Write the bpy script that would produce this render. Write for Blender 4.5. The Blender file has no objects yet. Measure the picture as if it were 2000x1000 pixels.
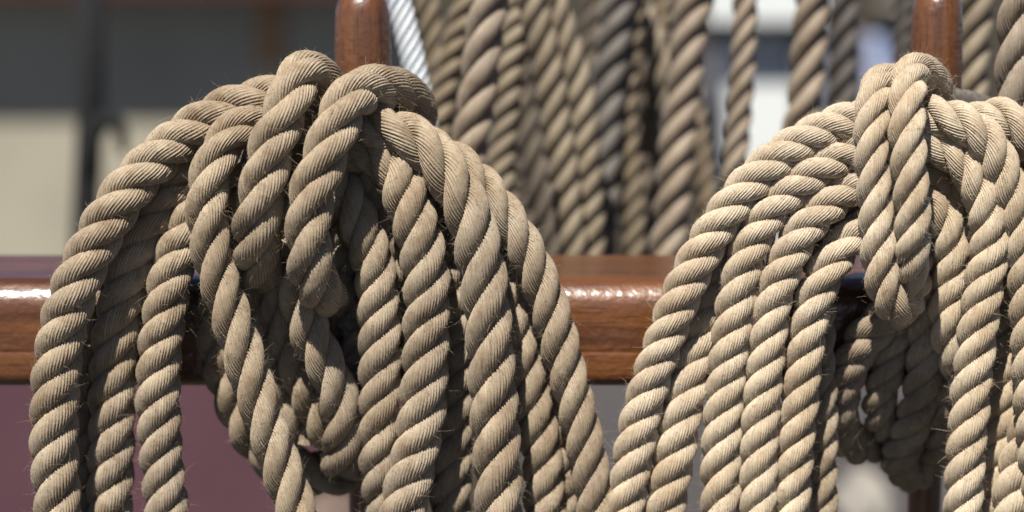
import bpy, bmesh, math, random
import numpy as np
from mathutils import Vector, Matrix

C = bpy.context.scene.collection
SC = bpy.context.scene
PI = math.pi
R = math.radians

# ------------------------------------------------------------------ camera
PITCH = R(8.7)
CAM = np.array([0.0, -0.945, 0.125])
FWD = np.array([0.0, math.cos(PITCH), -math.sin(PITCH)])
UP = np.array([0.0, math.sin(PITCH), math.cos(PITCH)])
RIGHT = np.array([1.0, 0.0, 0.0])
FOCUS = 0.94
PX = 0.4 / 2000 / 0.945          # tangent of the view angle per photo pixel

cam_d = bpy.data.cameras.new('camera')
cam = bpy.data.objects.new('camera', cam_d)
C.objects.link(cam)
cam.location = CAM
cam.rotation_euler = (PI / 2 - PITCH, 0, 0)
cam_d.sensor_width = 36
cam_d.lens = 36 * 0.945 / 0.4
cam_d.clip_start = 0.05
cam_d.clip_end = 200
cam_d.dof.use_dof = True
cam_d.dof.focus_distance = FOCUS
cam_d.dof.aperture_fstop = 4.2
cam_d.dof.aperture_blades = 0
SC.camera = cam

# ------------------------------------------------------------------ light
SUN_EL, SUN_AZ = R(60), R(-20)     # azimuth: to the right of the line from the scene to the camera
sdir = Vector((math.sin(SUN_AZ) * math.cos(SUN_EL), -math.cos(SUN_AZ) * math.cos(SUN_EL), math.sin(SUN_EL)))
w = bpy.data.worlds.new('World'); SC.world = w; w.use_nodes = True
nt = w.node_tree; bg = nt.nodes['Background']
sky = nt.nodes.new('ShaderNodeTexSky'); sky.sky_type = 'NISHITA'; sky.sun_disc = False; sky.air_density = 0.4; sky.dust_density = 0.2; sky.ozone_density = 0.6
sky.sun_elevation = SUN_EL; sky.sun_rotation = math.atan2(sdir.x, sdir.y)
nt.links.new(sky.outputs[0], bg.inputs[0]); bg.inputs[1].default_value = 0.05
sl = bpy.data.lights.new('sun', 'SUN'); sl.energy = 4.9; sl.angle = R(0.55); sl.color = (1, 0.95, 0.87)
so = bpy.data.objects.new('sun', sl); C.objects.link(so)
so.rotation_euler = sdir.to_track_quat('Z', 'Y').to_euler()
SC.view_settings.view_transform = 'Standard'
SC.view_settings.look = 'None'
SC.view_settings.exposure = 0.82
SC.view_settings.gamma = 1

def at(px, py, Y):
    """photo pixel on the world plane y = Y (metres)"""
    d = FWD + RIGHT * (px - 1000) * PX + UP * (500 - py) * PX
    return CAM + d * ((Y - CAM[1]) / d[1])

# ------------------------------------------------------------------ helpers
def tag(o, label=None, cat=None, group=None, kind=None):
    if label: o['label'] = label
    if cat: o['category'] = cat
    if group: o['group'] = group
    if kind: o['kind'] = kind
    return o

def empty(name, loc):
    o = bpy.data.objects.new(name, None); C.objects.link(o); o.location = loc
    o.empty_display_size = 0.02
    return o

def link(name, me, mat, parent=None):
    o = bpy.data.objects.new(name, me); C.objects.link(o)
    if mat: me.materials.append(mat)
    if parent:
        o.parent = parent
        o.matrix_parent_inverse = Matrix.Translation(-Vector(parent.location))
    return o

def bm_obj(name, bm, mat, parent=None, smooth=False):
    me = bpy.data.meshes.new(name); bm.to_mesh(me); bm.free()
    if smooth:
        for p in me.polygons: p.use_smooth = True
    return link(name, me, mat, parent)

def box_bm(x0, x1, y0, y1, z0, z1, bev=0.0, seg=2, bm=None):
    b = bmesh.new()
    bmesh.ops.create_cube(b, size=1)
    for v in b.verts:
        v.co = Vector(((x0 + x1) / 2 + v.co.x * (x1 - x0), (y0 + y1) / 2 + v.co.y * (y1 - y0), (z0 + z1) / 2 + v.co.z * (z1 - z0)))
    if bev: bmesh.ops.bevel(b, geom=b.edges[:], offset=bev, segments=seg, profile=0.5, affect='EDGES')
    if bm is None: return b
    me = bpy.data.meshes.new('t'); b.to_mesh(me); b.free(); bm.from_mesh(me); bpy.data.meshes.remove(me)
    return bm

# ------------------------------------------------------------------ materials
def new_mat(name):
    m = bpy.data.materials.new(name); m.use_nodes = True
    return m, m.node_tree, m.node_tree.nodes['Principled BSDF']

def N(nt, t, **kw):
    n = nt.nodes.new(t)
    for k, v in kw.items():
        if k in n.inputs: n.inputs[k].default_value = v
        else: setattr(n, k, v)
    return n

def ramp(nt, src, stops):
    r = nt.nodes.new('ShaderNodeValToRGB'); nt.links.new(src, r.inputs[0])
    cr = r.color_ramp
    while len(cr.elements) < len(stops): cr.elements.new(0.5)
    for e, (p, c) in zip(cr.elements, stops):
        e.position = p; e.color = (*c, 1) if len(c) == 3 else c
    return r.outputs[0]

def mix(nt, fac, a, b, mode='MIX'):
    m = nt.nodes.new('ShaderNodeMix'); m.data_type = 'RGBA'; m.blend_type = mode
    for i, v in ((0, fac), (6, a), (7, b)):
        if hasattr(v, 'links') or isinstance(v, bpy.types.NodeSocket): nt.links.new(v, m.inputs[i])
        elif i == 0: m.inputs[0].default_value = v
        else: m.inputs[i].default_value = (*v, 1)
    return m.outputs[2]

def rope_mat(name, light, dark, bump=1.0, stain=0.75):
    m, nt, p = new_mat(name)
    uv = N(nt, 'ShaderNodeUVMap'); uv.uv_map = 'UVMap'
    geo = N(nt, 'ShaderNodeNewGeometry')
    at_ = N(nt, 'ShaderNodeAttribute'); at_.attribute_name = 'tone'
    # broad weathering
    n1 = N(nt, 'ShaderNodeTexNoise', Scale=38.0, Detail=5.0, Roughness=0.65); nt.links.new(geo.outputs['Position'], n1.inputs['Vector'])
    col = mix(nt, ramp(nt, n1.outputs[0], [(0.40, (0, 0, 0)), (0.60, (1, 1, 1))]), dark, light)
    n6 = N(nt, 'ShaderNodeTexNoise', Scale=13.0, Detail=4.0, Roughness=0.6); nt.links.new(geo.outputs['Position'], n6.inputs['Vector'])
    g = sum(light) / 3
    col = mix(nt, ramp(nt, n6.outputs[0], [(0.46, (0, 0, 0)), (0.64, (0.4, 0.4, 0.4))]), col, (g * 0.86, g * 0.77, g * 0.68))
    # yarn to yarn tone
    tl = tuple(min(1, c * 1.18) for c in light); td = tuple(c * 0.74 for c in light)
    yc = ramp(nt, at_.outputs['Fac'], [(0.0, td), (1.0, tl)])
    col = mix(nt, 0.42, col, yc)
    # fibre streaks along the yarn
    mp = N(nt, 'ShaderNodeMapping'); mp.inputs['Scale'].default_value = (42, 4.5, 1); nt.links.new(uv.outputs[0], mp.inputs[0])
    n2 = N(nt, 'ShaderNodeTexNoise', Scale=1.0, Detail=4.0, Roughness=0.7); nt.links.new(mp.outputs[0], n2.inputs['Vector'])
    f2 = ramp(nt, n2.outputs[0], [(0.3, (0.68, 0.64, 0.58)), (0.62, (1.12, 1.12, 1.12))])
    col = mix(nt, 0.75, col, f2, 'MULTIPLY')
    # dirt specks and worn brown patches with shapes of their own
    n3 = N(nt, 'ShaderNodeTexNoise', Scale=900.0, Detail=3.0, Roughness=0.7); nt.links.new(geo.outputs['Position'], n3.inputs['Vector'])
    sp = ramp(nt, n3.outputs[0], [(0.60, (0, 0, 0)), (0.72, (1, 1, 1))])
    col = mix(nt, sp, col, tuple(c * 0.42 for c in dark))
    n4 = N(nt, 'ShaderNodeTexNoise', Scale=110.0, Detail=6.0, Roughness=0.75); nt.links.new(geo.outputs['Position'], n4.inputs['Vector'])
    st = ramp(nt, n4.outputs[0], [(0.50, (0, 0, 0)), (0.70, (stain,) * 3)])
    col = mix(nt, st, col, (dark[0] * 0.74, dark[1] * 0.62, dark[2] * 0.5))
    nt.links.new(col, p.inputs['Base Color'])
    p.inputs['Roughness'].default_value = 0.62
    p.inputs['Specular IOR Level'].default_value = 0.42
    p.inputs['Sheen Weight'].default_value = 0.12
    p.inputs['Sheen Roughness'].default_value = 0.5
    b1 = N(nt, 'ShaderNodeBump', Strength=0.55 * bump, Distance=0.0004); nt.links.new(n2.outputs[0], b1.inputs['Height'])
    n5 = N(nt, 'ShaderNodeTexNoise', Scale=2200.0, Detail=3.0, Roughness=0.7); nt.links.new(geo.outputs['Position'], n5.inputs['Vector'])
    b2 = N(nt, 'ShaderNodeBump', Strength=0.6 * bump, Distance=0.0003); nt.links.new(n5.outputs[0], b2.inputs['Height']); nt.links.new(b1.outputs[0], b2.inputs['Normal'])
    nt.links.new(b2.outputs[0], p.inputs['Normal'])
    return m

def wood_mat(name, a, b, axis=0, rough=0.22):
    m, nt, p = new_mat(name)
    tc = N(nt, 'ShaderNodeTexCoord')
    mp = N(nt, 'ShaderNodeMapping'); s = [90, 90, 90]; s[axis] = 7; mp.inputs['Scale'].default_value = s
    nt.links.new(tc.outputs['Object'], mp.inputs[0])
    n1 = N(nt, 'ShaderNodeTexNoise', Scale=1.0, Detail=6.0, Roughness=0.6, Distortion=0.6); nt.links.new(mp.outputs[0], n1.inputs['Vector'])
    mp2 = N(nt, 'ShaderNodeMapping'); s = [900, 900, 900]; s[axis] = 45; mp2.inputs['Scale'].default_value = s
    nt.links.new(tc.outputs['Object'], mp2.inputs[0])
    n2 = N(nt, 'ShaderNodeTexNoise', Scale=1.0, Detail=3.0, Roughness=0.6); nt.links.new(mp2.outputs[0], n2.inputs['Vector'])
    col = ramp(nt, n1.outputs[0], [(0.36, b), (0.62, a)])
    col = mix(nt, ramp(nt, n2.outputs[0], [(0.56, (0, 0, 0)), (0.68, (0.75,) * 3)]), col, tuple(c * 0.35 for c in b))
    nt.links.new(col, p.inputs['Base Color'])
    p.inputs['Roughness'].default_value = 0.45
    p.inputs['Coat Weight'].default_value = 0.8
    p.inputs['Coat Roughness'].default_value = rough
    n3 = N(nt, 'ShaderNodeTexNoise', Scale=300.0, Detail=2.0); nt.links.new(tc.outputs['Object'], n3.inputs['Vector'])
    b1 = N(nt, 'ShaderNodeBump', Strength=0.85, Distance=0.0005); nt.links.new(n3.outputs[0], b1.inputs['Height'])
    b2 = N(nt, 'ShaderNodeBump', Strength=0.2, Distance=0.0002); nt.links.new(n2.outputs[0], b2.inputs['Height']); nt.links.new(b1.outputs[0], b2.inputs['Normal'])
    nt.links.new(b2.outputs[0], p.inputs['Normal'])
    nt.links.new(b1.outputs[0], p.inputs['Coat Normal'])
    return m

def paint_mat(name, a, var=0.12, rough=0.55, scale=6.0):
    m, nt, p = new_mat(name)
    geo = N(nt, 'ShaderNodeNewGeometry')
    n1 = N(nt, 'ShaderNodeTexNoise', Scale=scale, Detail=5.0, Roughness=0.6); nt.links.new(geo.outputs['Position'], n1.inputs['Vector'])
    col = ramp(nt, n1.outputs[0], [(0.3, tuple(c * (1 - var) for c in a)), (0.7, tuple(min(1, c * (1 + var)) for c in a))])
    nt.links.new(col, p.inputs['Base Color'])
    p.inputs['Roughness'].default_value = rough
    n3 = N(nt, 'ShaderNodeTexNoise', Scale=60.0, Detail=3.0); nt.links.new(geo.outputs['Position'], n3.inputs['Vector'])
    b1 = N(nt, 'ShaderNodeBump', Strength=0.15, Distance=0.002); nt.links.new(n3.outputs[0], b1.inputs['Height'])
    nt.links.new(b1.outputs[0], p.inputs['Normal'])
    return m

M = {
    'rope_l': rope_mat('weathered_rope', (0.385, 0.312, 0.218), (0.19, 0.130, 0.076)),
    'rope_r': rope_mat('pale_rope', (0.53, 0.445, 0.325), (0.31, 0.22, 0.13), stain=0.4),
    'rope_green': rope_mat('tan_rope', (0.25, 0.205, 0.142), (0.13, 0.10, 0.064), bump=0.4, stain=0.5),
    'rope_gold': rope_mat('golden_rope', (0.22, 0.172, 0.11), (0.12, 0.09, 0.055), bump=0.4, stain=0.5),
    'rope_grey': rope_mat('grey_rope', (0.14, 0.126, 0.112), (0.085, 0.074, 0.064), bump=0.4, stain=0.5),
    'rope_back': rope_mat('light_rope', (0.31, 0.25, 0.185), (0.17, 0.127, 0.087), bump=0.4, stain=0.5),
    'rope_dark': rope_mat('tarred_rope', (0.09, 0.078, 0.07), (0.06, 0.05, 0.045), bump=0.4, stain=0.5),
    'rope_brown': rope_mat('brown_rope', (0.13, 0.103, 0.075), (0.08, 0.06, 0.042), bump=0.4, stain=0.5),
    'rope_white': rope_mat('white_rope', (0.62, 0.68, 0.74), (0.52, 0.58, 0.65), bump=0.3, stain=0.05),
    'rail': wood_mat('varnished_mahogany', (0.145, 0.050, 0.012), (0.058, 0.018, 0.005), 0, 0.2),
    'pin': wood_mat('turned_mahogany', (0.15, 0.056, 0.017), (0.06, 0.019, 0.006), 2, 0.22),
    'cream': paint_mat('cream_paint', (0.34, 0.314, 0.245)),
    'mauve': paint_mat('oxide_paint', (0.082, 0.034, 0.046), 0.18, 0.6, 3),
    'black': paint_mat('black_paint', (0.005, 0.005, 0.006), 0.1, 0.95),
    'beam': paint_mat('dark_red_paint', (0.06, 0.018, 0.014), 0.1, 0.5),
    'tan': paint_mat('varnished_trim', (0.34, 0.17, 0.045), 0.1, 0.4),
    'white': paint_mat('white_paint', (0.66, 0.69, 0.69), 0.06, 0.5),
    'greyblue': paint_mat('grey_paint', (0.12, 0.125, 0.155), 0.08, 0.5),
    'bluewhite': paint_mat('pale_blue_paint', (0.36, 0.42, 0.62), 0.08, 0.5),
    'umber': paint_mat('umber_paint', (0.05, 0.04, 0.027), 0.3, 0.6, 4),
    'deck': paint_mat('grey_deck_paint', (0.10, 0.09, 0.092), 0.15, 0.6, 4),
    'tarred': paint_mat('dark_deck', (0.03, 0.026, 0.023), 0.2, 0.8, 2),  # stands in for a shadowed deck: dark so little light bounces up
    'cloth': paint_mat('canvas', (0.27, 0.25, 0.22), 0.1, 0.8, 8),
    'sack': paint_mat('brown_canvas', (0.12, 0.085, 0.07), 0.2, 0.8, 8),
    'metal': paint_mat('dull_steel', (0.4, 0.41, 0.44), 0.1, 0.3, 8),
}

# ------------------------------------------------------------------ rope builder
def catmull(P, step):
    P = np.array(P, float)
    P = np.vstack([2 * P[0] - P[1], P, 2 * P[-1] - P[-2]])
    out = []
    for i in range(1, len(P) - 2):
        p0, p1, p2, p3 = P[i - 1], P[i], P[i + 1], P[i + 2]
        t = np.linspace(0, 1, 40, endpoint=False)[:, None]
        t0 = 0.0; a = 0.5
        d = lambda u, v: max(np.linalg.norm(u[:3] - v[:3]) ** a, 1e-6)
        t1 = t0 + d(p0, p1); t2 = t1 + d(p1, p2); t3 = t2 + d(p2, p3)
        T = t1 + (t2 - t1) * t
        A1 = (t1 - T) / (t1 - t0) * p0 + (T - t0) / (t1 - t0) * p1
        A2 = (t2 - T) / (t2 - t1) * p1 + (T - t1) / (t2 - t1) * p2
        A3 = (t3 - T) / (t3 - t2) * p2 + (T - t2) / (t3 - t2) * p3
        B1 = (t2 - T) / (t2 - t0) * A1 + (T - t0) / (t2 - t0) * A2
        B2 = (t3 - T) / (t3 - t1) * A2 + (T - t1) / (t3 - t1) * A3
        out.append((t2 - T) / (t2 - t1) * B1 + (T - t1) / (t2 - t1) * B2)
    out.append(P[-2][None])
    Q = np.vstack(out)
    # light smoothing keeps bends rope-like
    for _ in range(30):
        Q[1:-1] = 0.25 * Q[:-2] + 0.5 * Q[1:-1] + 0.25 * Q[2:]
    s = np.concatenate([[0], np.cumsum(np.linalg.norm(np.diff(Q[:, :3], axis=0), axis=1))])
    n = max(4, int(s[-1] / step))
    S = np.linspace(0, s[-1], n + 1)
    return np.column_stack([np.interp(S, s, Q[:, k]) for k in range(Q.shape[1])]), S

def smooth_noise(rng, S, wl, k=4):
    v = np.zeros_like(S)
    for i in range(k):
        v += np.sin(S / (wl * rng.uniform(0.6, 1.6)) * 2 * PI + rng.uniform(0, 2 * PI))
    return v / k

SEED = [11]
def rope(name, pts, width, mat, parent=None, pitch=2.35, fine=True, fuzz=9.0, phase=None, Yoff=0.0, strands=3, yarns=20, q=2.3, ext=None):
    """pts: (px, py, Y in mm[, width px]); one laid rope as one mesh"""
    SEED[0] += 1
    rng = np.random.default_rng(SEED[0])
    P = []
    for p in pts:
        Y = p[2] / 1000 + Yoff
        wpx = p[3] if len(p) > 3 else width
        a = at(p[0], p[1], Y)
        depth = float(np.dot(a - CAM, FWD))
        P.append([*a, wpx * PX * depth])
    step = 0.0012 if fine else 0.0024
    Q, S = catmull(P, step)
    pos = Q[:, :3]; D = Q[:, 3] * (1 + 0.025 * smooth_noise(rng, S, 0.08))
    # slow wander so that no rope is ruler-straight
    n = len(S)
    T = np.gradient(pos, axis=0); T /= np.linalg.norm(T, axis=1)[:, None]
    ref = np.array([0, -1.0, 0.15])
    Nn = np.zeros_like(T)
    v = ref - T[0] * ref.dot(T[0]); Nn[0] = v / np.linalg.norm(v)
    for i in range(1, n):
        v = Nn[i - 1] - T[i] * Nn[i - 1].dot(T[i]); Nn[i] = v / np.linalg.norm(v)
    B = np.cross(T, Nn)
    pitch = np.interp(S / S[-1], [0, 0.38, 0.55, 1], [pitch[0], pitch[0], pitch[1], pitch[1]]) if np.size(pitch) > 1 else pitch
    rate = 2 * PI / (pitch * D) * (1 + 0.06 * smooth_noise(rng, S, 0.12))
    th = np.concatenate([[0], np.cumsum(0.5 * (rate[1:] + rate[:-1]) * np.diff(S))])
    th += rng.uniform(0, 2 * PI) if phase is None else phase
    per = 4 if fine else 1
    M_ = yarns * per if fine else 28
    V = []; F = []; UV = []; tone = []
    voff = 0
    fz = []
    for k in range(strands):
        a = th + 2 * PI * k / strands + 0.08 * smooth_noise(rng, S, 0.07)
        rho = (0.270 if fine else (0.285 if strands == 3 else 0.355)) * D * (1 + 0.03 * smooth_noise(rng, S, 0.06))
        rs = (0.239 if fine else (0.217 if strands == 3 else 0.16)) * D * (1 + 0.06 * smooth_noise(rng, S, 0.05))
        ca, sa = np.cos(a)[:, None], np.sin(a)[:, None]
        e1 = Nn * ca + B * sa
        Cc = pos + e1 * rho[:, None]
        Ts = np.gradient(Cc, axis=0); Ts /= np.linalg.norm(Ts, axis=1)[:, None]
        e1 = e1 - Ts * np.sum(e1 * Ts, axis=1)[:, None]; e1 /= np.linalg.norm(e1, axis=1)[:, None]
        e2 = np.cross(Ts, e1)
        j = np.arange(M_)
        phi = 2 * PI * j[None, :] / M_ - (q * a)[:, None]
        # yarns wander sideways a little
        wob = 0.05 * smooth_noise(rng, S, 0.03)[:, None]
        phi = phi + wob
        rad = np.ones((n, M_))
        if fine:
            prof = np.array([-0.13, 0.006, 0.035, 0.006])
            yr = np.zeros((n, yarns))
            for y in range(yarns):
                yr[:, y] = 0.016 * smooth_noise(rng, S, 0.012, 3) + rng.normal(0, 0.013)
            yj = np.stack([0.045 * smooth_noise(rng, S, 0.025, 3) for _ in range(yarns)], 1)
            phi = phi + yj[:, j // 4]
            rad += prof[j % 4][None, :] + yr[:, j // 4]
            rad += rng.normal(0, 0.004, (n, M_))
            yt = np.clip(rng.normal(0.5, 0.22, yarns), 0, 1)
            tn = np.clip(yt[j // 4][None, :] + 0.12 * smooth_noise(rng, S, 0.03)[:, None], 0, 1)
        else:
            prof = 0.02 * np.cos(phi * 14)
            tn = np.full((n, M_), 0.5) + 0.1 * np.cos(3 * phi)
        # strands bed into each other: slightly flattened on the flanks
        rr = rs[:, None] * rad
        flat = 1 + 0.06 * np.abs(np.sin(phi))
        pts3 = Cc[:, None, :] + rr[..., None] * (np.cos(phi)[..., None] * e1[:, None, :] + (np.sin(phi) * flat)[..., None] * e2[:, None, :])
        V.append(pts3.reshape(-1, 3)); tone.append(tn.ravel())
        ii = np.arange(n - 1)[:, None]; jj = np.arange(M_)[None, :]
        jn = (jj + 1) % M_
        f = np.stack([ii * M_ + jj, ii * M_ + jn, (ii + 1) * M_ + jn, (ii + 1) * M_ + jj], -1).reshape(-1, 4) + voff
        F.append(f)
        circ = 0.0305 * 100 / M_ * 1.0
        u0 = (np.broadcast_to(jj, (n - 1, M_)) * circ).ravel() + 7.3 * k; u1 = u0 + circ
        v0 = (np.broadcast_to(S[:-1, None] * 100, (n - 1, M_))).ravel(); v1 = (np.broadcast_to(S[1:, None] * 100, (n - 1, M_))).ravel()
        UV.append(np.stack([np.stack([u0, v0], -1), np.stack([u1, v0], -1), np.stack([u1, v1], -1), np.stack([u0, v1], -1)], 1).reshape(-1, 2))
        voff += n * M_
        # end caps
        for ring, rev in ((0, True), (n - 1, False)):
            pass
        if fuzz > 0:
            cnt = int(S[-1] / 0.0002 * fuzz / strands)
            i = rng.integers(1, n - 1, cnt); jj2 = rng.integers(0, M_, cnt)
            ph = phi[i, jj2]
            keep = np.cos(ph) > -0.35
            i = i[keep]; jj2 = jj2[keep]; ph = ph[keep]
            nr = np.cos(ph)[:, None] * e1[i] + np.sin(ph)[:, None] * e2[i]
            base = pts3[i, jj2] - nr * 0.0002
            fz.append((base, nr, Ts[i], np.cross(Ts[i], nr)))
    if fuzz > 0:
        base = np.vstack([x[0] for x in fz]); nr = np.vstack([x[1] for x in fz]); tt = np.vstack([x[2] for x in fz]); bb = np.vstack([x[3] for x in fz])
        m = len(base)
        L = 0.0007 + rng.exponential(0.0009, m) + (rng.random(m) < 0.14) * rng.exponential(0.0024, m); L = np.minimum(L, 0.009)
        ang = rng.uniform(0, 2 * PI, m)
        lift = np.abs(rng.normal(0.38, 0.32, m))
        td = tt * np.cos(ang)[:, None] + bb * np.sin(ang)[:, None]
        d0 = td + nr * lift[:, None]; d0 /= np.linalg.norm(d0, axis=1)[:, None]
        curl = rng.normal(0, 1, (m, 3)) * 0.55
        r0 = 0.00004 + 0.000035 * rng.random(m)
        K = 3
        pp = [base]
        for s_ in range(1, K):
            dd = d0 + curl * (s_ / (K - 1)) ** 1.3 * 1.3; dd /= np.linalg.norm(dd, axis=1)[:, None]
            pp.append(pp[-1] + dd * (L / (K - 1))[:, None])
        sd = np.cross(d0, curl); sd /= (np.linalg.norm(sd, axis=1)[:, None] + 1e-9)
        s2 = np.cross(d0, sd)
        vs = []
        for s_ in range(K):
            rr = (r0 * (1 - 0.6 * s_ / (K - 1)))[:, None]
            for g in range(3):
                an = 2 * PI * g / 3
                vs.append(pp[s_] + rr * (math.cos(an) * sd + math.sin(an) * s2))
        vs = np.stack(vs, 1)     # m, K*3, 3
        V.append(vs.reshape(-1, 3)); tone.append(np.repeat(rng.uniform(0.5, 1, m), K * 3))
        b0 = voff + np.arange(m)[:, None] * (K * 3)
        fl = []
        for s_ in range(K - 1):
            for g in range(3):
                g2 = (g + 1) % 3
                fl.append(np.concatenate([b0 + s_ * 3 + g, b0 + s_ * 3 + g2, b0 + (s_ + 1) * 3 + g2, b0 + (s_ + 1) * 3 + g], 1))
        ff = np.stack(fl, 1).reshape(-1, 4)
        F.append(ff)
        UV.append(np.repeat(rng.uniform(0, 50, (m, 2)), (K - 1) * 3 * 4, axis=0))
        voff += m * K * 3
    V = np.vstack(V); F = np.vstack(F); UV = np.vstack(UV); tone = np.concatenate(tone)
    me = bpy.data.meshes.new(name)
    me.vertices.add(len(V)); me.vertices.foreach_set('co', V.astype(np.float32).ravel())
    me.loops.add(F.size); me.loops.foreach_set('vertex_index', F.astype(np.int32).ravel())
    me.polygons.add(len(F)); me.polygons.foreach_set('loop_start', np.arange(0, F.size, 4, dtype=np.int32))
    me.polygons.foreach_set('loop_total', np.full(len(F), 4, np.int32))
    me.polygons.foreach_set('use_smooth', np.ones(len(F), bool))
    uvl = me.uv_layers.new(name='UVMap'); uvl.data.foreach_set('uv', UV.astype(np.float32).ravel())
    ta = me.attributes.new('tone', 'FLOAT', 'POINT'); ta.data.foreach_set('value', tone.astype(np.float32))
    me.update(calc_edges=True)
    return link(name, me, mat, parent)

# ------------------------------------------------------------------ pin rail
RY0, RY1 = 0.030, 0.108
z_bot = at(1000, 758, RY0)[2]
z_top = at(1000, 495, RY1)[2]
z_front = at(1000, 548, RY0 + 0.006)[2]
def profile_rail():
    bm = bmesh.new()
    r = 0.012
    pr = []
    zt = z_top
    def arc(cy, cz, rad, a0, a1, n=8):
        for i in range(n + 1):
            a = a0 + (a1 - a0) * i / n
            pr.append((cy + rad * math.cos(a), cz + rad * math.sin(a)))
    arc(RY0 + r, zt - r, r, PI, PI / 2, 10)
    pr.append((RY0 + r + 0.001, zt)); pr.append((RY1 - 0.006, zt))
    arc(RY1 - 0.005, zt - 0.005, 0.005, PI / 2, 0, 5)
    arc(RY1 - 0.005, z_bot + 0.005, 0.005, 0, -PI / 2, 5)
    arc(RY0 + 0.006, z_bot + 0.006, 0.006, -PI / 2, -PI, 7)
    # a fine moulding groove along the front face
    zg = at(1000, 688, RY0)[2]
    pr.extend([(RY0, zg - 0.002), (RY0, zg - 0.0004), (RY0 + 0.0002, zg), (RY0, zg + 0.0004), (RY0, zg + 0.002), (RY0, zt - r - 0.001)])
    xs = np.linspace(-0.9, 0.9, 61)
    rings = [[bm.verts.new((x, y, z)) for y, z in pr] for x in xs]
    m = len(pr)
    for a, b in zip(rings, rings[1:]):
        for i in range(m):
            bm.faces.new((a[i], b[i], b[(i + 1) % m], a[(i + 1) % m]))
    bm.faces.new(rings[0]); bm.faces.new(list(reversed(rings[-1])))
    bmesh.ops.recalc_face_normals(bm, faces=bm.faces[:])
    return bm
rail = bm_obj('pin_rail', profile_rail(), M['rail'], smooth=True)
tag(rail, 'long varnished mahogany pin rail with rounded front edge, crossing behind the rope coils', 'rail')

# ------------------------------------------------------------------ belaying pins
def lathe(prof, seg=64):
    bm = bmesh.new(); rings = []
    for r, z in prof:
        rings.append([bm.verts.new((r * math.cos(2 * PI * i / seg), r * math.sin(2 * PI * i / seg), z)) for i in range(seg)])
    for a, b in zip(rings, rings[1:]):
        for i in range(seg):
            bm.faces.new((a[i], a[(i + 1) % seg], b[(i + 1) % seg], b[i]))
    bm.faces.new(list(reversed(rings[0]))); bm.faces.new(rings[-1])
    return bm
PINY = 0.062
def pin(cx, ytop, wpx, label):
    base = at(cx, 495, PINY); x = base[0]
    zt = at(cx, ytop - 11, PINY)[2]
    rr = wpx * PX * 1.0 / 2
    t = empty('belaying_pin', (x, PINY, z_top))
    tag(t, label, 'belaying pin', 'belaying pins standing in the rail')
    H = zt - z_top
    prof = [(rr * 0.72, 0.0005), (rr * 0.78, H * 0.1), (rr * 0.93, H * 0.45), (rr * 1.0, H * 0.68), (rr * 0.99, H * 0.80)]
    n = 10
    dome = 0.0125
    prof.append((rr * 0.965, H - dome))
    for i in range(1, n + 1):
        a = PI / 2 * i / n
        prof.append((rr * 0.955 * max(0.02, math.cos(a)) ** 0.62, H - dome + dome * math.sin(a)))
    bm = lathe(prof)
    for v in bm.verts: v.co += Vector((x, PINY, z_top))
    bm_obj('pin_handle', bm, M['pin'], t, True)
    L = 0.20
    prof = [(rr * 0.42, z_bot - z_top - L), (rr * 0.58, z_bot - z_top - L + 0.006), (rr * 0.66, z_bot - z_top - 0.03), (rr * 0.68, z_bot - z_top - 0.0005)]
    bm = lathe(prof)
    for v in bm.verts: v.co += Vector((x, PINY, z_top))
    bm_obj('pin_shaft', bm, M['pin'], t, True)
pin(712, -12, 112, 'turned mahogany belaying pin in the rail behind the grey-tan coil, beside a white line')
pin(1818, -14, 103, 'turned mahogany belaying pin in the rail behind the paler golden coil')

# ------------------------------------------------------------------ left coil
def coil(name, label, cx):
    t = empty(name, at(cx, 495, 0.0))
    tag(t, label, 'rope coil', 'rope coils hung on belaying pins')
    return t
KL = coil('rope_coil', 'thick grey-tan laid rope coil with two loops drawn over its top, beside the white line', 640)
ml = M['rope_l']
def L(pts, wd, **k):
    k['pitch'] = np.array(k.get('pitch', 2.35)) * 0.88
    return rope(k.pop('name', 'rope_turn'), pts, wd, k.pop('mat', ml), KL, **k)
# outermost turn: down the left side, over the top, down the right
L([(118, 1180, -12), (114, 1000, -12), (106, 900, -12), (106, 800, -12), (113, 700, -12), (128, 620, -12), (150, 550, -12), (180, 485, -10), (222, 410, -8), (272, 345, -4), (340, 282, 2), (415, 232, 5), (480, 205, 8), (545, 192, 12), (620, 200, 14), (690, 222, 8), (745, 250, 0), (812, 275, -3), (862, 322, -6), (898, 380, -8), (922, 440, -9), (938, 510, -9), (946, 570, -9), (954, 650, -9), (961, 750, -9), (968, 850, -9), (973, 950, -9), (976, 1060, -9), (976, 1180, -9)], 94, pitch=(2.36, 2.95))
# sliver of a turn seen between the first two
L([(168, 1180, 16), (165, 1000, 16), (160, 850, 16), (158, 720, 16), (172, 600, 16), (205, 510, 16), (255, 430, 16), (310, 370, 16), (370, 320, 17)], 84)
L([(212, 1180, 6), (214, 1000, 6), (217, 880, 6), (219, 750, 6), (230, 620, 6), (250, 540, 6), (278, 465, 6), (312, 405, 7), (350, 350, 9), (400, 290, 13), (470, 245, 18)], 90)
L([(345, 1180, 0), (326, 1000, 0), (314, 880, 0), (309, 770, 0), (314, 670, 0), (325, 590, 0), (340, 510, 1), (368, 445, 3), (400, 380, 8), (440, 320, 12)], 86, pitch=2.3)
# turn crossing in front of the left side
L([(640, 1180, -12), (600, 1060, -12), (572, 980, -12), (548, 910, -12), (525, 845, -12), (500, 770, -12), (474, 690, -12), (448, 610, -12), (426, 540, -12), (410, 475, -12), (403, 410, -12), (410, 345, -11), (432, 288, -8), (475, 245, -2), (535, 232, 6), (600, 250, 10)], 82, pitch=3.3)
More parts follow.
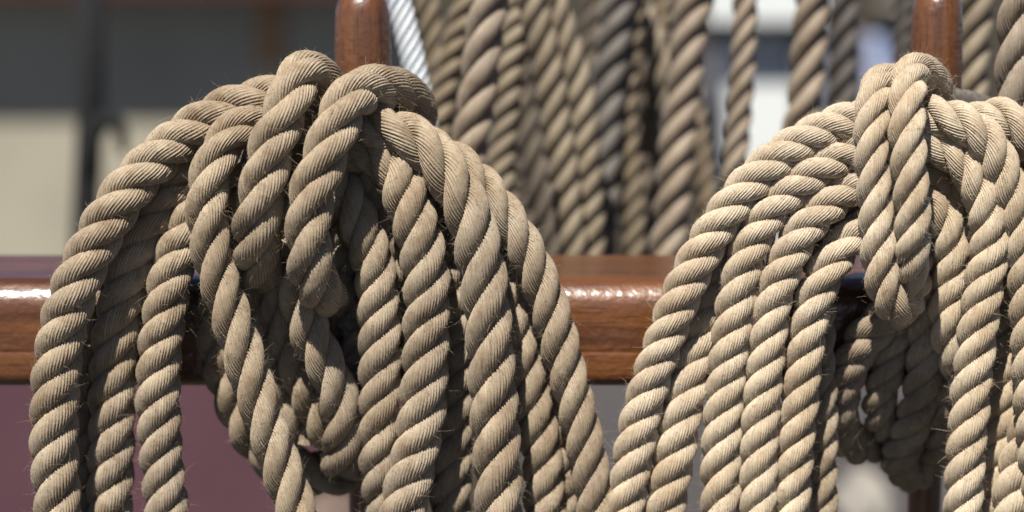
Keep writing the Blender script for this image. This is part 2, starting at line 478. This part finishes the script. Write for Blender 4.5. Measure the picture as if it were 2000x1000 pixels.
# right-hand turns
L([(640, 300, 14), (700, 290, 8), (750, 305, 2), (778, 340, -2), (795, 390, -4), (812, 440, -5), (826, 495, -5), (834, 560, -5), (832, 640, -5), (830, 720, -5), (824, 800, -5), (812, 880, -5), (796, 950, -6), (784, 1020, -7), (775, 1180, -7)], 92, pitch=2.35)
L([(640, 330, 12), (668, 370, 6), (694, 420, 2), (716, 475, 0), (732, 535, 0), (738, 600, 0), (741, 680, 0), (742, 760, 0), (741, 850, 1), (745, 930, 3), (755, 1010, 6), (765, 1180, 8)], 84, pitch=2.4)
L([(780, 260, 12), (850, 290, 10), (915, 335, 6), (965, 392, 2), (1005, 450, 0), (1035, 505, 0), (1058, 555, 0), (1078, 615, 0), (1098, 690, 0), (1116, 760, 0), (1134, 830, 0), (1150, 910, 0), (1163, 990, 0), (1175, 1180, 0)], 77, pitch=2.95)
# inner turns half hidden by the others
L([(690, 270, 16), (722, 330, 14), (738, 400, 13), (752, 460, 13), (775, 560, 15), (785, 700, 17)], 74)
L([(630, 300, 16), (652, 370, 14), (660, 440, 13), (662, 520, 13), (668, 600, 16)], 66)
L([(880, 430, 14), (895, 600, 15), (890, 720, 15), (885, 830, 15), (880, 950, 15), (876, 1180, 15)], 84)
L([(960, 440, 14), (985, 560, 13), (1005, 650, 12), (1028, 740, 12), (1046, 820, 12), (1058, 900, 12), (1064, 1000, 12), (1066, 1180, 12)], 82, pitch=2.5)
L([(1010, 560, 22), (1050, 700, 21), (1078, 800, 20), (1098, 900, 20), (1106, 1000, 20), (1110, 1180, 20)], 74)
# turns round the foot of the pin, in shade
L([(548, 470, 10), (546, 540, 10), (553, 610, 11), (572, 690, 13), (600, 760, 15), (634, 830, 18), (670, 880, 24)], 80, pitch=3.0)
L([(570, 520, 2), (590, 600, 0), (612, 665, 0), (642, 725, 0), (664, 785, 2), (672, 850, 6), (668, 910, 14)], 82, pitch=3.0)
L([(505, 500, 16), (515, 600, 18), (530, 690, 20), (552, 780, 22), (596, 860, 26)], 86, pitch=2.8)
L([(450, 520, 27), (430, 640, 27), (448, 740, 28), (478, 820, 30), (530, 890, 34), (600, 925, 38), (680, 915, 44), (740, 860, 52)], 92, pitch=2.6, mat=M['rope_l'])
L([(700, 640, 20), (690, 740, 16), (698, 820, 12), (715, 880, 10), (740, 930, 14)], 60)
# deeper turns that close the heart of the coil
for pts in ([(440, 620, 24), (455, 480, 24), (490, 350, 25), (560, 270, 26), (650, 250, 26), (740, 290, 24), (800, 380, 22), (840, 520, 22)],
            [(690, 240, 24), (780, 290, 24), (840, 370, 22), (868, 470, 22), (880, 620, 22)],
            [(528, 450, 26), (545, 410, 26), (570, 370, 26), (620, 330, 27), (690, 350, 26), (720, 460, 25), (725, 640, 25)],
            [(604, 470, 25), (606, 445, 25), (612, 415, 25), (640, 400, 26), (668, 440, 26), (680, 640, 26)],
            [(488, 470, 28), (495, 430, 28), (508, 390, 27), (540, 330, 27), (600, 290, 29)]):
    L(pts, 86)
# the two loops drawn over the top
L([(660, 330, 34), (655, 260, 30), (645, 205, 22), (626, 162, 8), (596, 143, -4), (572, 175, -12), (556, 222, -17), (535, 270, -19), (518, 335, -20), (507, 395, -20), (499, 450, -17), (501, 498, -9), (508, 530, 3), (520, 520, 16)], 92, name='hanging_loop', pitch=3.1)
L([(700, 330, 66), (770, 280, 60), (806, 235, 50), (800, 196, 34), (765, 176, 16), (718, 174, -2), (682, 195, -14), (658, 245, -19), (632, 310, -22), (612, 370, -23), (602, 430, -23), (602, 485, -22), (610, 535, -18, 94), (628, 572, -9, 86), (644, 572, 4, 80), (652, 520, 16, 78), (654, 440, 22, 78)], 92, name='hanging_loop', pitch=3.1)

# ------------------------------------------------------------------ right coil
KR = coil('rope_coil', 'paler golden-tan rope coil with twin narrow loops down its front, cut by the photo edge', 1780)
mr = M['rope_r']
def Q_(pts, wd, **k):
    k['pitch'] = k.get('pitch', 2.35) * 0.95
    return rope(k.pop('name', 'rope_turn'), pts, wd, k.pop('mat', mr), KR, **k)
Q_([(1190, 1180, 0), (1213, 1040, 0), (1222, 980, 0), (1232, 920, 0), (1246, 840, 0), (1264, 765, 0), (1288, 690, 0), (1316, 615, 0), (1340, 555, 0), (1364, 505, 0), (1392, 456, 0), (1424, 408, 0), (1462, 362, 1), (1502, 322, 2), (1548, 288, 4), (1594, 261, 6), (1645, 240, 8), (1710, 226, 8), (1780, 222, 4), (1836, 228, -2), (1876, 240, -6), (1912, 262, -8), (1940, 298, -9), (1960, 340, -9), (1978, 388, -9), (1994, 440, -9), (2004, 510, -9), (2012, 640, -9), (2020, 800, -9), (2050, 1100, -9)], 79, pitch=2.3)
Q_([(1285, 1180, 2), (1298, 1000, 2), (1318, 880, 2), (1332, 800, 3), (1348, 725, 6), (1366, 655, 10), (1386, 600, 13), (1408, 550, 15), (1440, 480, 16), (1480, 420, 17)], 82, pitch=2.25)
Q_([(1406, 1180, 0), (1408, 1000, 0), (1408, 900, 0), (1412, 820, 0), (1418, 740, 0), (1427, 660, 0), (1436, 600, 0), (1446, 545, 0), (1460, 495, 0), (1480, 450, 0), (1506, 410, 0), (1540, 374, 1), (1585, 340, 2), (1640, 306, 5), (1700, 282, 7), (1770, 272, 4), (1836, 286, 0), (1880, 315, -4), (1906, 352, -7), (1922, 395, -8), (1932, 440, -8), (1932, 490, -8), (1924, 545, -8), (1914, 615, -8), (1905, 690, -8), (1896, 760, -8), (1890, 840, -8), (1885, 910, -8), (1881, 1000, -8), (1878, 1180, -8)], 78, pitch=2.3)
Q_([(1480, 1180, -2), (1481, 1000, -2), (1482, 900, -2), (1485, 810, -2), (1493, 730, -2), (1500, 660, -2), (1507, 600, -2), (1519, 550, -2), (1536, 508, -2), (1556, 468, -2), (1582, 432, -1), (1618, 398, 1), (1660, 366, 6), (1730, 340, 10), (1800, 338, 10), (1850, 360, 9), (1886, 405, 9), (1900, 470, 10), (1905, 560, 12)], 76, pitch=2.3)
Q_([(1540, 1180, 0), (1545, 1000, 0), (1551, 900, 0), (1559, 800, 0), (1568, 710, 0), (1578, 640, 0), (1592, 580, 0), (1612, 535, 0), (1638, 492, 2), (1672, 455, 6), (1730, 425, 10), (1790, 395, 9), (1832, 400, 6), (1856, 445, 4), (1862, 500, 5), (1858, 560, 6), (1850, 615, 6), (1856, 665, 8), (1876, 720, 12), (1890, 780, 16)], 76, pitch=2.45)
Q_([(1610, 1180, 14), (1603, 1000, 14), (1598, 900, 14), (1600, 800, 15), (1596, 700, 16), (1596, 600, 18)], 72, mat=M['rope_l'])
# right-hand turns near the edge of the view
Q_([(1890, 250, 14), (1932, 228, 10), (1976, 238, 6), (2012, 270, 4), (2040, 330, 4), (2060, 500, 4)], 80)
Q_([(1950, 420, 12), (1962, 540, 12), (1962, 650, 12), (1962, 750, 10), (1958, 830, 10), (1948, 900, 10), (1940, 980, 10), (1938, 1180, 10)], 72)
Q_([(2060, 700, 0), (2030, 790, 0), (2004, 870, 0), (1986, 940, 0), (1978, 1000, 0), (1975, 1180, 0)], 84)
Q_([(1905, 500, 18), (1925, 640, 18), (1930, 760, 18), (1922, 880, 18), (1915, 1180, 18)], 70)
# turns round the foot of the pin, their shade deepened by a darker rope colour than the coil's
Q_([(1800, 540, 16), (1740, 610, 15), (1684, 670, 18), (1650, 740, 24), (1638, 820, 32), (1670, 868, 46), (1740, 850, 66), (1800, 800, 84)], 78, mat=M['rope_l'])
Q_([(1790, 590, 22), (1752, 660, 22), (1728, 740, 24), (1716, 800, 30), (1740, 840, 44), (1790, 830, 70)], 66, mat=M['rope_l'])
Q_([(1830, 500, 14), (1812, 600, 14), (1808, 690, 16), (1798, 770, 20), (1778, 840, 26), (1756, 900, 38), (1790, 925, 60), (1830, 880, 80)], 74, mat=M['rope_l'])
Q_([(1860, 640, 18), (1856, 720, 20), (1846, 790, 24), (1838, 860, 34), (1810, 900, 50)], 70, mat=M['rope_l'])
for pts in ([(1580, 520, 24), (1610, 440, 24), (1660, 380, 24), (1720, 320, 25), (1800, 300, 25), (1870, 350, 24), (1910, 450, 22), (1920, 620, 22)],
            [(1610, 500, 25), (1660, 450, 25), (1710, 410, 25), (1770, 380, 25), (1830, 410, 24), (1850, 520, 22), (1870, 660, 22)],
            [(1728, 580, 26), (1735, 530, 26), (1750, 470, 26), (1790, 480, 26), (1810, 560, 26)],
            [(1990, 260, 24), (2000, 360, 22), (1985, 480, 22), (1980, 640, 20), (1985, 800, 18)]):
    Q_(pts, 82)
# twin loops down the front
Q_([(1800, 240, 44), (1776, 190, 30), (1742, 160, 12), (1716, 168, -6), (1705, 212, -16), (1700, 268, -19), (1703, 325, -20), (1708, 385, -20), (1712, 445, -20), (1717, 505, -20), (1726, 560, -19), (1746, 598, -15), (1772, 590, -5), (1786, 545, 5), (1789, 470, 15)], 70, name='hanging_loop', pitch=2.7)
Q_([(1840, 260, 48), (1832, 190, 36), (1812, 150, 16), (1784, 138, 0), (1774, 172, -14), (1772, 215, -20), (1772, 270, -23), (1776, 330, -24), (1781, 390, -24), (1782, 445, -23), (1780, 500, -20), (1773, 545, -12), (1764, 590, 0), (1750, 606, 12), (1738, 560, 22)], 72, name='hanging_loop', pitch=2.7)
Q_([(1790, 200, 28), (1830, 195, 34), (1880, 200, 38), (1925, 215, 44), (1950, 260, 50)], 52, name='hanging_loop', mat=M['rope_grey'], fuzz=4)

# ------------------------------------------------------------------ running lines behind the rail
def line(pts, wd, Y, mat, label, pitch=2.7, **k):
    if Y > 0.12: Y = 0.125 + (Y - 0.16) * 0.7
    o = rope('hanging_line', [(a, b, 0) for a, b in pts], wd, M[mat], None, pitch=pitch, fine=k.pop('fine', False), fuzz=k.pop('fuzz', 0.0), Yoff=Y, **k)
    me = o.data
    n = len(me.vertices); co = np.empty(n * 3, np.float32); me.vertices.foreach_get('co', co)
    org = Vector(at(pts[-1][0], pts[-1][1], Y))
    co = co.reshape(-1, 3) - np.array(org, np.float32); me.vertices.foreach_set('co', co.ravel()); o.location = org
    me.update()
    tag(o, label, 'rope', 'running rigging lines hanging behind the rail')
    return o
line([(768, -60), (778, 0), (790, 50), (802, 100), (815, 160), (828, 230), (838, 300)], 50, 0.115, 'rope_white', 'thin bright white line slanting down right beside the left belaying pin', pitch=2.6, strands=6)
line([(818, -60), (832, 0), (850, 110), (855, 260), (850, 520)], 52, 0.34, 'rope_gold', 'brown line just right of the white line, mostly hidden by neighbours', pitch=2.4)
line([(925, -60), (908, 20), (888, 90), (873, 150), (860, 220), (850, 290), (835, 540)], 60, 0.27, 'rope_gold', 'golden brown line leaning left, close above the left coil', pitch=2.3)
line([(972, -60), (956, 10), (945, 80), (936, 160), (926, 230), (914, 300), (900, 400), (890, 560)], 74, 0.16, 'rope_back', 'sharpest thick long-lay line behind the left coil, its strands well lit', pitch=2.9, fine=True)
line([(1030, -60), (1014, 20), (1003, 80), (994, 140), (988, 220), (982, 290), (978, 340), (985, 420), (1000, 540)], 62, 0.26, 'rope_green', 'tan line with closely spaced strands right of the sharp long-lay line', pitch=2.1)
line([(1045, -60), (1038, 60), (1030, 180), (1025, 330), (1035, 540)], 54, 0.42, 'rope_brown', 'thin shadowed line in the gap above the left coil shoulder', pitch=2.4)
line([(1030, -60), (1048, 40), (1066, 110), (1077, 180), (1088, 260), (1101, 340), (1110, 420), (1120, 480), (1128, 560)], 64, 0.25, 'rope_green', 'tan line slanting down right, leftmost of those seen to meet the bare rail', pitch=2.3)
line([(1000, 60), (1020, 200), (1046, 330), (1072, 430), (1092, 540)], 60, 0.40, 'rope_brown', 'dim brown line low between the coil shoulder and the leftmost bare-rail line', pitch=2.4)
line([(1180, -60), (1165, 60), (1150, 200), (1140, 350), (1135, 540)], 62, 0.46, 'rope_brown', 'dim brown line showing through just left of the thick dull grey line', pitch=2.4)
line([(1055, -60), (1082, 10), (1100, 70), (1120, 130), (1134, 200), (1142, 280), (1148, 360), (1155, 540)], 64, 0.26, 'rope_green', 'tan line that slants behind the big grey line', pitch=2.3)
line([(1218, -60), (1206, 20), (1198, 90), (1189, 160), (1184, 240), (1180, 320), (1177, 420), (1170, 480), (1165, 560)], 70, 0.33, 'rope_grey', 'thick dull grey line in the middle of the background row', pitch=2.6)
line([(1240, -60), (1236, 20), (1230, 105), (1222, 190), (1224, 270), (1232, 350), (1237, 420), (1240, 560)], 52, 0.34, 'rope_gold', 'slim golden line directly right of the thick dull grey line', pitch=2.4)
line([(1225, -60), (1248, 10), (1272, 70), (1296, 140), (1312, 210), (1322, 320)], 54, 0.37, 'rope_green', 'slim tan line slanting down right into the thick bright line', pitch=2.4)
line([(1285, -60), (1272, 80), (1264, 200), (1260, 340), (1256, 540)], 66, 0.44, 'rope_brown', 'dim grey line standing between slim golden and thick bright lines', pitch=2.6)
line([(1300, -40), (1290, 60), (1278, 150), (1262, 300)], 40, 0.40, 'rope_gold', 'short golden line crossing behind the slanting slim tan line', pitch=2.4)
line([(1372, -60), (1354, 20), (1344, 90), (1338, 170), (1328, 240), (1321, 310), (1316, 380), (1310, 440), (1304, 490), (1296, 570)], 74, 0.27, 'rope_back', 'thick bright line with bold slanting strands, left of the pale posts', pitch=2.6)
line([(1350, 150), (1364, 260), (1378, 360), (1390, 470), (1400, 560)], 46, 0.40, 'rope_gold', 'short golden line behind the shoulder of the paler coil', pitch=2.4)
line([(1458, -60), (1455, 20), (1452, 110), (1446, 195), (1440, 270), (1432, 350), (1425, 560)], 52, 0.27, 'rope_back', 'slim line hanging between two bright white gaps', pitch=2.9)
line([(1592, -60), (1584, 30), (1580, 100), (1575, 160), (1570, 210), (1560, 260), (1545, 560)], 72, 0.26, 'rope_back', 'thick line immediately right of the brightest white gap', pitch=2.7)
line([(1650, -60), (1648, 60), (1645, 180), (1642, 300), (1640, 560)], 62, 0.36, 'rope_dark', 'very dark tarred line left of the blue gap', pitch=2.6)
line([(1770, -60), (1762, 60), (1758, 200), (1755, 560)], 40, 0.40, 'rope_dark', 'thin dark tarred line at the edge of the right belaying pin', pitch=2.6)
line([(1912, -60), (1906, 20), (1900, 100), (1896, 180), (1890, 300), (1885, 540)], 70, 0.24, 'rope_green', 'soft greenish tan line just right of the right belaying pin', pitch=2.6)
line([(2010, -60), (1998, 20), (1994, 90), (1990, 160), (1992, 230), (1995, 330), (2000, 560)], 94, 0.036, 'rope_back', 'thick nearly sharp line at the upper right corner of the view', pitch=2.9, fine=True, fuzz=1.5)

# ------------------------------------------------------------------ deckhouse on the left, out of focus
WY = 2.1
def X(px, Y): return float(at(px, 500, Y)[0])
def Z(py, Y): return float(at(1000, py, Y)[2])
zf = Z(1400, WY)
house = empty('deckhouse', (X(300, WY), WY, zf))
tag(house, 'cream painted deckhouse side in the blurred left background, shaded by its dark red eave', 'deckhouse')
bm_obj('wall', box_bm(X(-700, WY), X(822, WY), WY, WY + 0.3, Z(590, WY), Z(-60, WY) + 0.02, 0.002), M['cream'], house)
tanx = math.sin(SUN_EL) / (math.cos(SUN_AZ) * math.cos(SUN_EL))
zb = Z(243, WY)
ze = Z(-2, WY)
ov = (ze - zb) / tanx
for _ in range(3):
    ze = Z(-5, WY - ov); ov = (ze - zb) / tanx
bm_obj('eave', box_bm(X(-900, WY), X(870, WY), WY - ov, WY + 0.32, ze, ze + 0.12, 0.003), M['beam'], house)
bm_obj('plinth', box_bm(X(-900, WY), X(1010, WY), WY - 0.03, WY + 0.3, zf, Z(590, WY) - 0.001, 0.002), M['mauve'], house)
bm_obj('corner_trim', box_bm(X(512, WY), X(556, WY), WY - 0.008, WY - 0.0005, Z(128, WY), ze - 0.001, 0.001), M['tan'], house)
# black stanchion with a hooked bracket standing in front of the wall
SY = 0.7
st = empty('stanchion', (X(178, SY), SY, Z(470, SY)))
tag(st, 'blurred black metal stanchion with small hooked bracket against the cream deckhouse wall', 'stanchion')
def tube(pts, r, seg=16):
    bm = bmesh.new(); rings = []
    P = [Vector(p) for p in pts]
    for i, p in enumerate(P):
        t = (P[min(i + 1, len(P) - 1)] - P[max(i - 1, 0)]).normalized()
        a = t.orthogonal().normalized() if i == 0 else (prev - t * prev.dot(t)).normalized()
        prev = a; b = t.cross(a); rr = r[i] if isinstance(r, (list, tuple)) else r
        rings.append([bm.verts.new(p + rr * (a * math.cos(2 * PI * k / seg) + b * math.sin(2 * PI * k / seg))) for k in range(seg)])
    for a, b in zip(rings, rings[1:]):
        for k in range(seg): bm.faces.new((a[k], a[(k + 1) % seg], b[(k + 1) % seg], b[k]))
    bm.faces.new(list(reversed(rings[0]))); bm.faces.new(rings[-1])
    return bm
kk = PX * (SY + 0.945)
bm_obj('post', tube([at(179, -160, SY), at(178, 200, SY), at(172, 330, SY), at(164, 480, SY), at(160, 800, SY)], 27 * kk), M['black'], st, True)
bm_obj('bracket', tube([at(178, 350, SY - .03), at(185, 270, SY - .03), at(200, 238, SY - .03), at(225, 235, SY - .03), at(238, 262, SY - .03), at(240, 300, SY - .03)], [12 * kk, 15 * kk, 20 * kk, 19 * kk, 13 * kk, 8 * kk]), M['black'], st, True)

# ------------------------------------------------------------------ midships structure behind the hanging lines
BY = 1.3
bh = bm_obj('bulkhead', box_bm(X(815, BY), X(1375, BY), BY, BY + 0.1, Z(1400, BY), Z(-80, BY), 0.002), M['umber'])
tag(bh, 'dark umber bulkhead glimpsed between the hanging lines in mid background', 'bulkhead')
wy = 1.5
wc = empty('white_cabin', (X(1550, wy), wy, Z(1400, wy)))
tag(wc, 'white painted cabin front with grey mullions behind the hanging lines at upper right', 'cabin')
bm_obj('wall', box_bm(X(1340, wy), X(1640, wy), wy, wy + 0.1, Z(560, wy), Z(-80, wy), 0.002), M['white'], wc)
bm_obj('crossbar', box_bm(X(1350, wy), X(1640, wy), wy - 0.03, wy - 0.001, Z(60, wy), Z(42, wy), 0.002), M['black'], wc)
bm_obj('mullion', box_bm(X(1362, wy), X(1402, wy), wy - 0.02, wy - 0.001, Z(560, wy), Z(60, wy) - 0.001, 0.002), M['greyblue'], wc)
bm_obj('mullion', box_bm(X(1545, wy), X(1680, wy), wy - 0.02, wy - 0.001, Z(560, wy), Z(60, wy) - 0.001, 0.002), M['greyblue'], wc)
bm_obj('side_panel', box_bm(X(1642, wy), X(2300, wy), wy + 0.01, wy + 0.1, Z(560, wy), Z(-80, wy), 0.002), M['umber'], wc)
bm_obj('window', box_bm(X(1686, wy), X(1748, wy), wy - 0.008, wy + 0.009, Z(300, wy), Z(70, wy), 0.002), M['bluewhite'], wc)
bm_obj('pale_bar', box_bm(X(1700, wy), X(1765, wy), wy - 0.04, wy + 0.009, Z(16, wy), Z(6, wy), 0.002), M['cloth'], wc)  # narrow pale bar in front of the dark panel
# lower bulwark, grey, below the rail
ly = 1.2
lb = bm_obj('bulwark', box_bm(X(1012, ly), X(2400, ly), ly, ly + 0.08, Z(1500, ly), Z(600, ly), 0.002), M['deck'])
tag(lb, 'grey painted bulwark seen below the rail between the two coils', 'bulwark')
# a folded canvas bundle low on the right
def canvas(cx, cy, wpx, hpx, Y, label, mat='cloth'):
    bm = bmesh.new(); bmesh.ops.create_icosphere(bm, subdivisions=4, radius=1)
    c = Vector(at(cx, cy, Y)); s = PX * (Y + 0.945)
    for v in bm.verts:
        d = v.co.copy(); f = 1 + 0.10 * math.sin(5 * d.x + 3 * d.z) + 0.06 * math.sin(11 * d.x - 7 * d.z + 2 * d.y)
        v.co = Vector((d.x * wpx / 2 * s * f, d.y * 0.05 * f, d.z * hpx / 2 * s * f)) + c
    o = bm_obj('canvas_bundle', bm, M[mat], None, True)
    tag(o, label, 'canvas')
canvas(1690, 985, 110, 130, 0.9, 'small cream canvas bundle, blurred, low between the strands of the paler coil')
canvas(650, 1010, 150, 90, 0.9, 'small brown canvas bundle low beneath the shaded heart of the grey-tan coil', 'sack')

# ------------------------------------------------------------------ deck
bm = bmesh.new()
zd = Z(1500, 1.2) - 0.01
vs = [bm.verts.new(p) for p in ((-30, -20, zd), (30, -20, zd), (30, 60, zd), (-30, 60, zd))]
bm.faces.new(vs)
dk = bm_obj('deck', bm, M['tarred'])  # dark colour put in to keep bounced light off the rope undersides
tag(dk, kind='structure')
